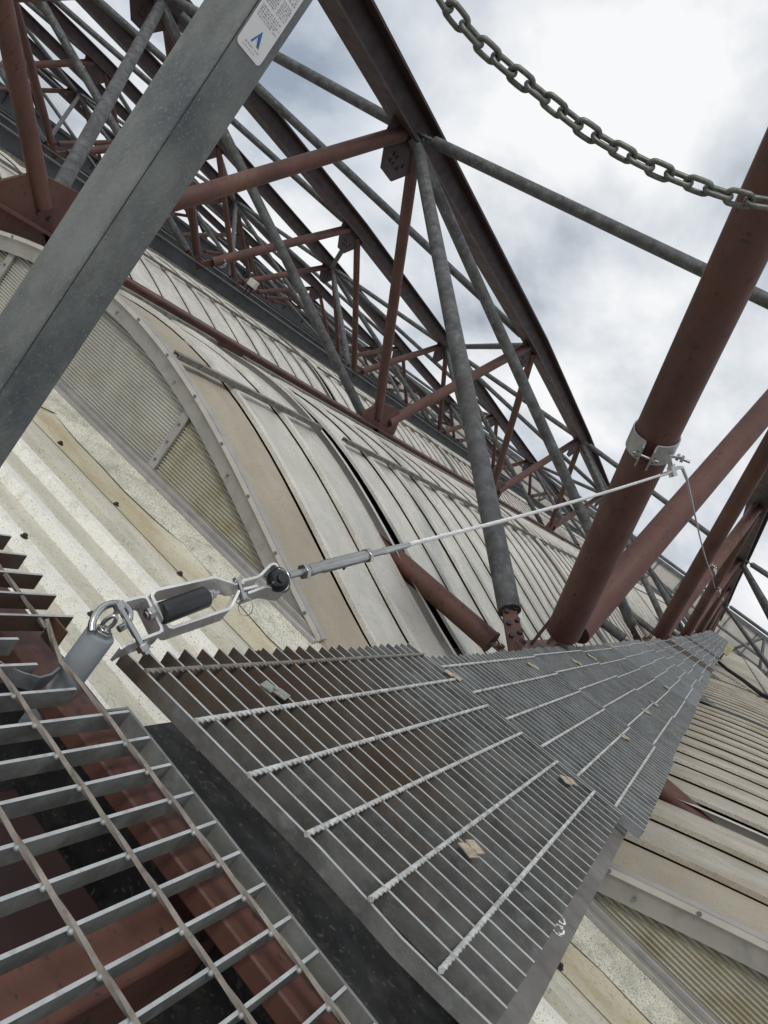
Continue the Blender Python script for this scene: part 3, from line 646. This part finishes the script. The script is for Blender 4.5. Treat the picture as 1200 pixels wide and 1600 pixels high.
# ------------------------------------------------------------------ near platform
px0,zp,sx=-.359,-.4925,.0427
t=thing('platform_grating','open mesh grating in the lower left corner, notched round the grey anchor post','grating platform',(-.3,.3,-.53))
ty=-.0217
def pz(x): return zp+(x-px0)*ty
for b in range(-16,14):
    x=px0+b*sx; z=pz(x); ye=.753 if b>-6 else .785
    if b<-7: ye=.79
    if b in(-5,-4): ye=.672
    if b in(-3,): ye=.70
    g=MB(); g.box(x-.0019,x+.0019,-.55,ye,z-.024,z); bb_=g.build('bearing_bar',bar_m if b>-6 else bar_rust,t,smooth=False)
    bb_.data.materials.append(bar_top)
    for p_ in bb_.data.polygons:
        if abs(p_.normal.z)>.9: p_.material_index=1
for k in range(-9,3):
    y=.515+.1*k; xa=px0-16*sx; xb_=px0+13.4*sx
    if k==2: # rod ends by the notch, sagging past the post
        g=rodmesh((xa,y+.015,pz(xa)+.001),(px0-6*sx+.02,y+.015,pz(px0)+.001),sq=[(q[0]*.80,q[1]*.80) for q in SQ],pitch=.26); g.build('twisted_rod',rod_dirty,t)
        pp=[V((px0-6*sx+.01,.735,pz(-.6)+.001)),V((px0-5*sx,.722,pz(-.55)+.0)),V((px0-4*sx,.708,pz(-.5)+.001)),V((px0-2.5*sx,.712,pz(-.45)+.001)),V((px0+13*sx,.715,pz(.1)+.001))]
        fine=[]
        for a,b in zip(pp,pp[1:]):
            n=max(2,int((b-a).length/.0022)); fine+=[a.lerp(b,i/n) for i in range(n)]
        g=MB().path(fine,1,4,twist=.053,sect=[(q[0]*.80,q[1]*.80) for q in SQ]); g.build('twisted_rod',rod_dirty,t)
    else:
        g=rodmesh((xa,y,pz(xa)+.001),(xb_,y,pz(xb_)+.001),sq=[(q[0]*.80,q[1]*.80) for q in SQ],pitch=.26); g.build('twisted_rod',rod_dirty,t)
for b in range(-8,9):
    for k in range(-3,3):
        if k==2 and b<-1: continue
        x=px0+b*sx+.0035; y=(.515+.1*k) if k<2 else .7135; q=MB(); q.sphere((x,y-.0030,pz(x)-.0008),.0034,8,5,(1,1,.9)); q.build('weld_nub',bar_nub,t)
g=MB(); g.prism([(-.452,.7535,pz(-.452)),(.19,.7535,pz(.19)),(.19,.7535,pz(.19)-.026),(-.452,.7535,pz(-.452)-.026)],(0,.004,0)); g.build('end_bar',bar_m,t,smooth=False,bevel=.0006)
g=MB(); g.box(-.452,-.4485,.7145,.7535,zp-.024,zp+.001); g.build('end_bar',bar_m,t,smooth=False)
g=MB(); g.box(px0-6*sx,px0-5.3*sx,.7535,.757,zp-.028,zp+.004); g.build('end_bar',bar_rust,t,smooth=False)
pp=[at(x,y,Z=zp-.006) for x,y in [(-30,1022),(0,1044),(32,1058),(58,1065),(76,1060),(90,1048),(97,1034)]]
MB().strip([q+V((0,0,-.003)) for q in pp],(0,0,.019),.0025).build('bent_strap',galv,t)
# beams below
g=MB(); g.box(-1.25,.10,.722,.792,-.565,-.538); tag(g.build('red_beam',red,bevel=.003),'red steel beam lying crosswise under the end of the near platform','steel beam')  # darker red carries the shade under the platform end
g=MB(); g.box(-.275,-.204,-1.2,.812,-.72,-.602); tag(g.build('red_box_beam',red_near,bevel=.004),'red box beam running lengthwise under the near platform','steel beam')
g=MB(); g.box(-.545,-.335,-1.2,.80,-.82,-.72); tag(g.build('low_red_beam',red_dk,bevel=.004),'deeper red beam, shade put into its colour, under the left part of the near platform','steel beam')  # dark red stands in for the shade beneath the platform
g=MB(); g.box(-1.2,.4,-1.5,.83,-.90,-.885); g.box(-1.2,.4,.83,.84,-.90,-.61); tag(g.build('platform_shade',dark_steel),'dark sheet added for the shade under the near platform','shade sheet')  # added dark sheet in place of the shade under the grating
# ------------------------------------------------------------------ square post with label
pc=V((-.5695,.4680,0)); hd=V((-.567,.471,0)).normalized()     # nearest arris of the post
A1,A2=R_(40),R_(-50)
e1=V((hd.x*math.cos(A1)-hd.y*math.sin(A1),hd.x*math.sin(A1)+hd.y*math.cos(A1),0))
e2=V((hd.x*math.cos(A2)-hd.y*math.sin(A2),hd.x*math.sin(A2)+hd.y*math.cos(A2),0))
S=.0505; rc=.0028
# lean of the post
lean=V((-.002,.004,0))
def PP(a,b,z): return pc+e1*a+e2*b+V((0,0,z))+V((-.030,.018,0))*0*z+V((CR.x,CR.y,0)).normalized()*(-.018)*(z)*0
sec=[]
for (cx,cy,a0) in ((rc,rc,180),(S-rc,rc,270),(S-rc,S-rc,0),(rc,S-rc,90)):
    for k in range(5): a=R_(a0+k*22.5); sec.append((cx+rc*math.cos(a),cy+rc*math.sin(a)))
t=thing('square_post','leaning square galvanised steel post in the upper left foreground with a white label','handrail post',(pc.x,pc.y,-.53))
zs=[-.50,-.2,0,.2,.45,.8,1.2]; tilt=V((e2-e1)).normalized()*.008
g=MB(); vs_=[]
for z in zs: vs_+=[PP(a,b,z)+tilt*(z+.06) for a,b in sec]
n=len(sec); g.add(vs_,[(i*n+k,i*n+(k+1)%n,(i+1)*n+(k+1)%n,(i+1)*n+k) for i in range(len(zs)-1) for k in range(n)]+[tuple(range(n-1,-1,-1)),tuple((len(zs)-1)*n+k for k in range(n))])
pb=g.build('post_body',galv_post,t,smooth=False)
g=MB(); g.box(pc.x-.10,pc.x+.04,pc.y-.03,pc.y+.11,-.50,-.487); g.build('base_plate',galv,t)
# which face is on the right in the picture: the one running along e_r
def pxl(p): 
    d=p.dot(fwd); return (600+FPX*p.dot(CR)/d,800-FPX*p.dot(CU)/d)
er,el=(e1,e2) if pxl(PP(S,0,.2))[0]>pxl(PP(0,S,.2))[0] else (e2,e1)
nr=-el                                  # outward normal of the right face
g=MB()
def LP0(a,z,h): return pc+er*a+V((0,0,z))+tilt*(z+.06)+nr*h
for za_,zb__ in zip(zs,zs[1:]): g.add([LP0(.0030,za_,.0001),LP0(.0042,za_,.0001),LP0(.0042,zb__,.0001),LP0(.0030,zb__,.0001)],[(0,1,2,3)])
g.build('arris_line',dark_steel,pb)
def LP(a,z,h=.0006): return pc+er*a+V((0,0,z))+tilt*(z+.06)+nr*h
za,zb_=.148,.345; a0,a1=.0060,.0402
def rrect(a0,a1,z0,z1,r):
    o=[]
    for cx,cz,s0 in ((a1-r,z1-r,0),(a0+r,z1-r,90),(a0+r,z0+r,180),(a1-r,z0+r,270)):
        for k in range(5): q=R_(s0+k*22.5); o.append((cx+r*math.cos(q),cz+r*math.sin(q)))
    return o
g=MB(); g.prism([LP(a,z,.0002) for a,z in rrect(a0,a1,za,zb_,.004)],nr*.0004); lb=g.build('white_label',white,t,smooth=False)
def quad(g,a,z,w_,h_,hh=.0008): g.add([LP(a,z,hh),LP(a+w_,z,hh),LP(a+w_,z+h_,hh),LP(a,z+h_,hh)],[(0,1,2,3)])
g=MB()
LPo=LP
def LP(a,z,h=.0006): return LPo(a-.0038,z-.015,h)
g.add([LP(.0215,.1725,.0008),LP(.0275,.1850,.0008),LP(.0335,.1725,.0008),LP(.0302,.1725,.0008),LP(.0262,.1790,.0008),LP(.0235,.1725,.0008)],[(0,1,2,3,4,5)][::-1]); g.build('label_logo',blue,lb,smooth=False)
g=MB()
random.seed(5)
def words(g,z,h,aa,ab,dens=.72):
    a=aa
    while a<ab-.001:
        w_=random.uniform(.0012,.0040); w_=min(w_,ab-a)
        for q in range(max(1,int(w_/.0006))): 
            if random.random()<.9: quad(g,a+q*.0006,z+h*random.choice((0,0,.15)),.00042,h*random.choice((.7,1,.85)))
        a+=w_+.0007
z=.1905
for k in range(5): words(g,z,.0011,.0125,.0415-(.004 if k%2 else 0)); z+=.0021
z+=.002
for k in range(7): words(g,z,.0010,.0125,.026); words(g,z,.0010,.028,.0415); z+=.0019
z+=.002
for k in range(4): words(g,z,.0012,.0125,.041); z+=.0024
z+=.002
for k in range(2): words(g,z,.0018,.014,.040); z+=.0030
z+=.016
for k in range(9): words(g,z,.0011,.0125,.041); z+=.0024
g.build('label_print',ink,lb,smooth=False)
g=MB(); words(g,.1690,.0013,.017,.038); words(g,.1662,.0009,.0155,.033); g.build('label_name_line',pur,lb,smooth=False)
# ------------------------------------------------------------------ lifeline
PD=V((-.458,2.75,.326)); PA=at(158,987,Y=.74)
LD=(PD-PA)
def onl(px):
    """point of the lifeline whose picture x is px"""
    lo,hi=0.,1.
    for _ in range(40):
        m_=(lo+hi)/2
        if pxl(PA+LD*m_)[0]<px: lo=m_
        else: hi=m_
    return PA+LD*lo
ea=LD.normalized(); vd=PA.normalized(); ev=(vd-ea*vd.dot(ea)).normalized(); eu=ea.cross(ev).normalized()
if eu.dot(CU)<0: eu=-eu
# working plane through the lifeline spanned by ea, eu
nrm=ev
def lp(x,y,off=0.):
    d=ray(x/3+80,y/3+820); q=d*(PA.dot(nrm)/d.dot(nrm)); return q+ev*off
# anchor post
t=thing('anchor_post','short grey cylindrical anchor post standing through the notch of the near platform','anchor post',(PA.x,PA.y,-.60))
top=at(158,990,Y=.745); bot=V((top.x+.0,top.y-.004,-.60)); ax=(top-bot).normalized()
g=MB(); g.path([bot,top-ax*.002,top],[.0185,.0185,.0175],28); g.build('post_body',postgrey,t)
g=MB(); g.hexn(top,ax,.0125,.006); g.tube(top+ax*.006,top+ax*.009,.0085,18); g.build('base_nut',steel,t,bevel=.0008)
g=MB(); c=top+ax*.017
g.path([c+(CR*math.cos(a)*.75+ax*math.sin(a))*.0105+ev*.3*math.cos(a)*.01 for a in [2*math.pi*i/24 for i in range(24)]],.0028,10,closed=True); g.build('eye_ring',steel,t)
# shackle
t=thing('bow_shackle','shiny stainless bow shackle linking the anchor post to the steel brackets','shackle',(PA.x,PA.y,PA.z))
bp=[(180,500),(184,470),(197,435),(222,402),(255,380),(292,370),(330,374),(356,390),(369,415),(366,445),(350,470),(322,488)]
P=[lp(x,y,-.004+.0006*i) for i,(x,y) in enumerate(bp)]
fine=[]
for i in range(len(P)-1):
    a=P[max(0,i-1)];b=P[i];c_=P[i+1];d_=P[min(len(P)-1,i+2)]
    for q in range(5):
        s_=q/5; fine.append(.5*((2*b)+(c_-a)*s_+(2*a-5*b+4*c_-d_)*s_*s_+(3*b-a-3*c_+d_)*s_**3))
fine.append(P[-1])
MB().path(fine,.0047,14).build('bow',steel,t)
g=MB(); g.tube(lp(298,398,-.012),lp(398,572,-.012),.0042,16); pin=g.build('pin',steel,t)
g=MB(); g.tube(lp(285,372,-.012),lp(300,402,-.012),.0075,16); g.build('pin_head',steel,pin)
g=MB(); g.hexn(lp(398,566,-.012),lp(410,590,-.012)-lp(398,566,-.012),.0088,.009); g.tube(lp(403,580,-.012),lp(424,612,-.012),.0052,14); g.build('pin_nut',steel,pin,bevel=.0006)
# energy absorber (two bent straps, damper)
t=thing('energy_absorber','stainless lifeline shock absorber of bent straps round a black cylinder','lifeline absorber',lp(600,400))
W=ev*.028-eu*.012
def lps(pp): return [lp(x,y)+W/2 for x,y in pp]
MB().strip(lps([(335,358),(420,337),(438,336),(452,345),(518,480),(520,494),(508,503),(440,528),(350,562),(325,580)]),W,.0040).build('small_strap',strap_m,t,bevel=.0004)
MB().strip(lps([(968,284),(895,302),(880,312),(848,378),(835,392),(572,480),(556,478),(546,466),(476,338),(476,322),(488,308),(505,302),(760,245),(778,247),(862,275),(905,268)]),W,.0042).build('large_strap',strap_m,t,bevel=.0004)
MB().strip(lps([(870,268),(968,243),(985,232),(1030,186),(1045,181),(1058,186),(1110,282),(1108,295),(1094,301),(1020,288),(1000,290),(925,318)]),W,.0042).build('clevis_strap',strap_m,t,bevel=.0004)
g=MB(); a=lp(505,420,0); b=lp(722,338,0); r_=.0152
d=(b-a).normalized(); L_=(b-a).length
g.path([a+d*.004,a+d*.006,b-d*.002,b],[r_*.96,r_,r_,r_*.93],32); dam=g.build('damper_cylinder',rubber,t)
g=MB(); g.path([b,b+d*.003,b+d*.010],[.0115,.0115,.0075],20); g.hexn(b+d*.008,d,.0072,.008); g.tube(b+d*.014,b+d*.024,.0034,14); g.build('damper_rod_nut',steel,dam,bevel=.0004)
g=MB(); c=lp(478,408); d2=(lp(440,425)-c).normalized(); g.hexn(c,d2,.0085,.010); g.tube(c+d2*.010,c+d2*.013,.005,12); g.build('inner_bolt',steel,t,bevel=.0006)
# clevis bolt passing both straps
g=MB(); c1=lp(872,250); c2=lp(905,345); dd=(c2-c1).normalized(); g.tube(c1,c2,.0036,14); g.hexn(c1-dd*.002,dd,.0075,.006); g.tube(c2-dd*.008,c2+dd*.002,.0062,16); g.build('clevis_bolt',steel,t,bevel=.0005)
g=MB(); c=lp(905,385,-.003); R1=.0105
g.path([c+(CR*math.cos(a)+CU*math.sin(a)*1.25)*R1 for a in [2*math.pi*i/28 for i in range(28)]],.0007,6,closed=True); g.path([lp(893,405,-.003),lp(903,380,-.003)],.0007,6); g.build('split_ring',steel_b,t)
# hinge ball
g=MB(); c=lp(1062,262,.0); g.sphere(c,.0175,24,16); g.build('rubber_ball',rubber,t)
g=MB(); c=lp(1036,264,-.012); g.tube(c,c-ev*.010-ea*.003,.0105,24); g.hexn(c-ev*.010-ea*.003,-ev,.007,.004); g.build('ball_cap',rubber,t,bevel=.0006)
g=MB(); g.path([lp(1062,262)+ (eu*math.cos(a)+ev*math.sin(a))*.0195+ea*.006 for a in [2*math.pi*i/30 for i in range(30)]],.0012,8,closed=True); g.build('ball_collar',steel,t)
# turnbuckle
t=thing('turnbuckle','dull silver turnbuckle tightening the wire rope','turnbuckle',onl(525))
base=lambda px:onl(px)
shift=(lp(1150,228)-onl(463)); shift=shift-ea*shift.dot(ea)
def T(px,k=1.): return onl(px)+shift*k
g=MB(); g.tube(T(452),T(486,.95),.0055,16); g.build('threaded_eye_rod',steel_b,t)
g=MB(); g.hexn(T(474,.95),ea,.0130,.009); g.build('lock_nut',steel,t,bevel=.0008)
a=T(482,.9);b=T(574,.5); d=(b-a); g=MB(); g.path([a,a+d*.06,a+d*.18,a+d*.24,a+d*.9,b],[.0100,.0100,.0085,.0105,.0103,.0095],24); body=g.build('body',galv if False else steel_b,t)
g=MB(); c=a+d*.56; g.tube(c-eu*.0104,c-eu*.0112-ev*.001,.0035,12); g.build('sight_hole',black,body)
g=MB(); g.hexn(T(572,.5),ea,.0135,.008); g.build('lock_nut',steel,t,bevel=.0008)
g=MB(); g.tube(T(578,.5),T(601,.4),.0058,14); g.build('threaded_rod',steel_b,t)
g=MB(); g.path([T(598,.4),T(600,.4),T(635,.25),T(640,.25)],[.0058,.0066,.0056,.0046],16); g.build('swage',steel,t)
# wire rope (laid strands)
def rope(name,pts,r,label,strands=6,pitch=.06,m_=steel_b):
    pts=[V(p) for p in pts]; fine=[]
    for a,b in zip(pts,pts[1:]):
        n=max(1,int((b-a).length/.006)); fine+=[a.lerp(b,i/n) for i in range(n)]
    fine.append(pts[-1])
    sect=[]; k=strands*4
    for i in range(k):
        a=2*math.pi*i/k; rr=r*(1-.30*(1-abs(math.sin(a*strands/2)))); sect.append((rr*math.cos(a),rr*math.sin(a)))
    g=MB(); g.path(fine,1,k,twist=2*math.pi*.006/pitch,sect=sect)
    return g,fine
rs=T(636,.25)
guide=PD
pts=[rs.lerp(guide,k/10)+V((0,0,-.012*math.sin(math.pi*k/10))) for k in range(11)]
g,_=rope('wire_rope',pts,.0046,'',6,.045)
tr=thing('wire_rope','taut stainless wire rope running from the turnbuckle up to the clamps on the red tubes','wire rope',rs)
g.build('rope_span',strap_m,tr)
g=MB(); q=pts[-2].lerp(pts[-1],.2); g.tube(q,guide+ea*.02,.0065,14); g.build('guide_sleeve',steel,tr)
# clamps on the red tubes
def clamp(c,ax,R1,label,big=True):
    """band clamp round a tube of radius R1 at c, axis ax; ears towards the camera"""
    t=thing('pipe_clamp',label,'pipe clamp',c,'lifeline clamps on the red tubes')
    ax=V(ax).normalized(); tv=(-V(c)); tv=(tv-ax*tv.dot(ax)).normalized(); sd_=ax.cross(tv)
    h=.042 if big else .03
    for s_ in (1,-1):
        prof=[]
        th0=R_(16)
        for k in range(15):
            a=th0+(math.pi-th0*1.15)*k/14; prof.append(V(c)+(tv*math.cos(a)+sd_*s_*math.sin(a))*(R1+.005))
        ear=[V(c)+tv*(R1+.050)+sd_*s_*.020,V(c)+tv*(R1+.012)+sd_*s_*.020]
        g=MB(); g.strip(ear+prof,ax*h*2,.006); g.build('band_half',bright_galv,t,bevel=.001)
    g=MB(); b=V(c)+tv*(R1+.034)
    g.tube(b-sd_*.045,b+sd_*.045,.006,12); g.hexn(b-sd_*.036,sd_,.013,.010); g.hexn(b+sd_*.024,sd_,.013,.010); g.build('ear_bolt',steel,t)
    return t,tv,sd_,ax
def webpt(i,j,k,f):
    a=tnode(i,j); b=bnode(i,k)+V((0,.10 if k==j else -.06,0)); a=a+V((0,-.05 if k==j else .05,0)); return b.lerp(a,f),(a-b).normalized()
# near clamp on the first red tube
b0,d0=webpt(2,-1,0,0.); best=min((abs(pxl(b0+d0*s_*.02)[1]-688),s_*.02) for s_ in range(10,120)); cc=b0+d0*best[1]
t,tv,sd_,ax=clamp(cc,d0,.078,'galvanised two-part clamp round the nearest thick red tube')
sr=sd_ if sd_.dot(CR)>0 else -sd_
bp0=cc+sr*.095-ax*.01+tv*.02
g=MB(); g.tube(bp0-sr*.02,bp0+sr*.05,.006,12); g.hexn(bp0,sr,.013,.010); g.hexn(bp0+sr*.016,sr,.013,.010); sb=g.build('side_bolt',steel,t)
mid=at(1046,713,Y=2.78)
g=MB(); g.strip([bp0+sr*.012,at(1044,712,D=guide.dot(fwd)),guide],ev*.016,.004); g.build('guide_bracket',steel_b,t)
g=MB(); g.tube(guide-eu*.018,guide+eu*.018,.014,14); g.hexn(guide+eu*.015-ev*.004,eu,.013,.008); g.build('guide_bolt',steel,t)
# onward rope
turn=at(1066,731,D=guide.dot(fwd)*1.02)
MB().path([guide,guide.lerp(turn,.6)+CU*.006,turn,at(1073,748,D=guide.dot(fwd)*1.06)],.006,12).build('corner_tube',steel,tr)
targets=[]
b1,d1=webpt(2,1,1,0.)
def near_y(i,j,k,py):
    b_,d_=webpt(i,j,k,0.); return min((abs(pxl(b_+d_*s_*.02)[1]-py),s_*.02) for s_ in range(5,140))[1],b_,d_
s1,b_,d_=near_y(2,1,1,893); c1=b_+d_*s1
clamp(c1,d_,.078,'clamp on the leaning red tube of the second tube pair, seen past the nearest pair',False)
s2_,b_2,d_2=near_y(2,2,2,925); c2=b_2+d_2*s2_
clamp(c2,d_2,.078,'clamp on the third pair of red tubes',False)
s3_,b_3,d_3=near_y(2,3,3,937); c3=b_3+d_3*s3_
clamp(c3,d_3,.078,'clamp on the fourth pair of red tubes, smallest in view',False)
st=at(1073,748,D=guide.dot(fwd)*1.06); tgt=c1-CR*.02-CU*.05-fwd*.15
pts=[st.lerp(tgt,k/14)+V((0,0,-.02*math.sin(math.pi*k/14))) for k in range(15)]
MB().path(pts,.0045,8).build('rope_span',steel_b,tr)
pts=[tgt.lerp(c2-fwd*.12,k/10)+V((0,0,-.03*math.sin(math.pi*k/10))) for k in range(11)]; MB().path(pts,.0045,8).build('rope_span',steel_b,tr)
pts=[(c2-fwd*.12).lerp(c3-fwd*.12,k/10)+V((0,0,-.03*math.sin(math.pi*k/10))) for k in range(11)]; MB().path(pts,.0045,8).build('rope_span',steel_b,tr)
for (i_,j_,k_,py_,lb_) in ((0,1,1,411,'small shiny clamp on a red tube just right of the square post'),(0,0,0,205,'small shiny clamp on a red tube at the upper left, behind the thick grey diagonal')):
    s4,b4,d4=near_y(i_,j_,k_,py_); clamp(b4+d4*s4,d4,.072,lb_,False)
# ------------------------------------------------------------------ chain
cp=[(672,-40),(700,8),(745,62),(790,103),(850,152),(920,206),(1000,252),(1080,286),(1150,309),(1215,320),(1290,325)]
CP=[ray(x,y)/ray(x,y).length*(.93+.0001*(x-700)) for x,y in cp]
fine=[]
for i in range(len(CP)-1):
    a=CP[max(0,i-1)];b=CP[i];c_=CP[i+1];d_=CP[min(len(CP)-1,i+2)]
    for q in range(40):
        s_=q/40; fine.append(.5*((2*b)+(c_-a)*s_+(2*a-5*b+4*c_-d_)*s_*s_+(3*b-a-3*c_+d_)*s_**3))
t=thing('steel_chain','grey galvanised safety chain sagging across the sky in the upper right','chain',CP[5])
pit=.0222; acc=0; nxt=0; k=0; pos=[]
for a,b in zip(fine,fine[1:]):
    l_=(b-a).length
    while acc+l_>=nxt: pos.append((a.lerp(b,(nxt-acc)/l_),(b-a).normalized())); nxt+=pit
    acc+=l_
for k,(p,d) in enumerate(pos):
    base=V((0,0,1)); s1=d.cross(p.normalized()).normalized(); s2=d.cross(s1)
    tw_=R_(28)+.12*math.sin(k*1.7)
    ang=tw_ if k%2==0 else tw_+math.pi/2
    w1=s1*math.cos(ang)+s2*math.sin(ang)
    hl,hw,r_=.0141,.0074,.0030
    loop=[]
    for i in range(24):
        a=2*math.pi*i/24; x=math.cos(a); y=math.sin(a)
        sx_=(hl-hw+hw*abs(x))*(1 if x>0 else -1) if abs(x)>.02 else 0
        loop.append(p+d*((hl-hw)*(1 if x>0 else -1)+hw*x if abs(x)>.12 else (hl-hw)*x/.12)+w1*hw*y)
    MB().path(loop,r_,10,closed=True).build('link',chain_m,t)
print('objects',len(bpy.data.objects))
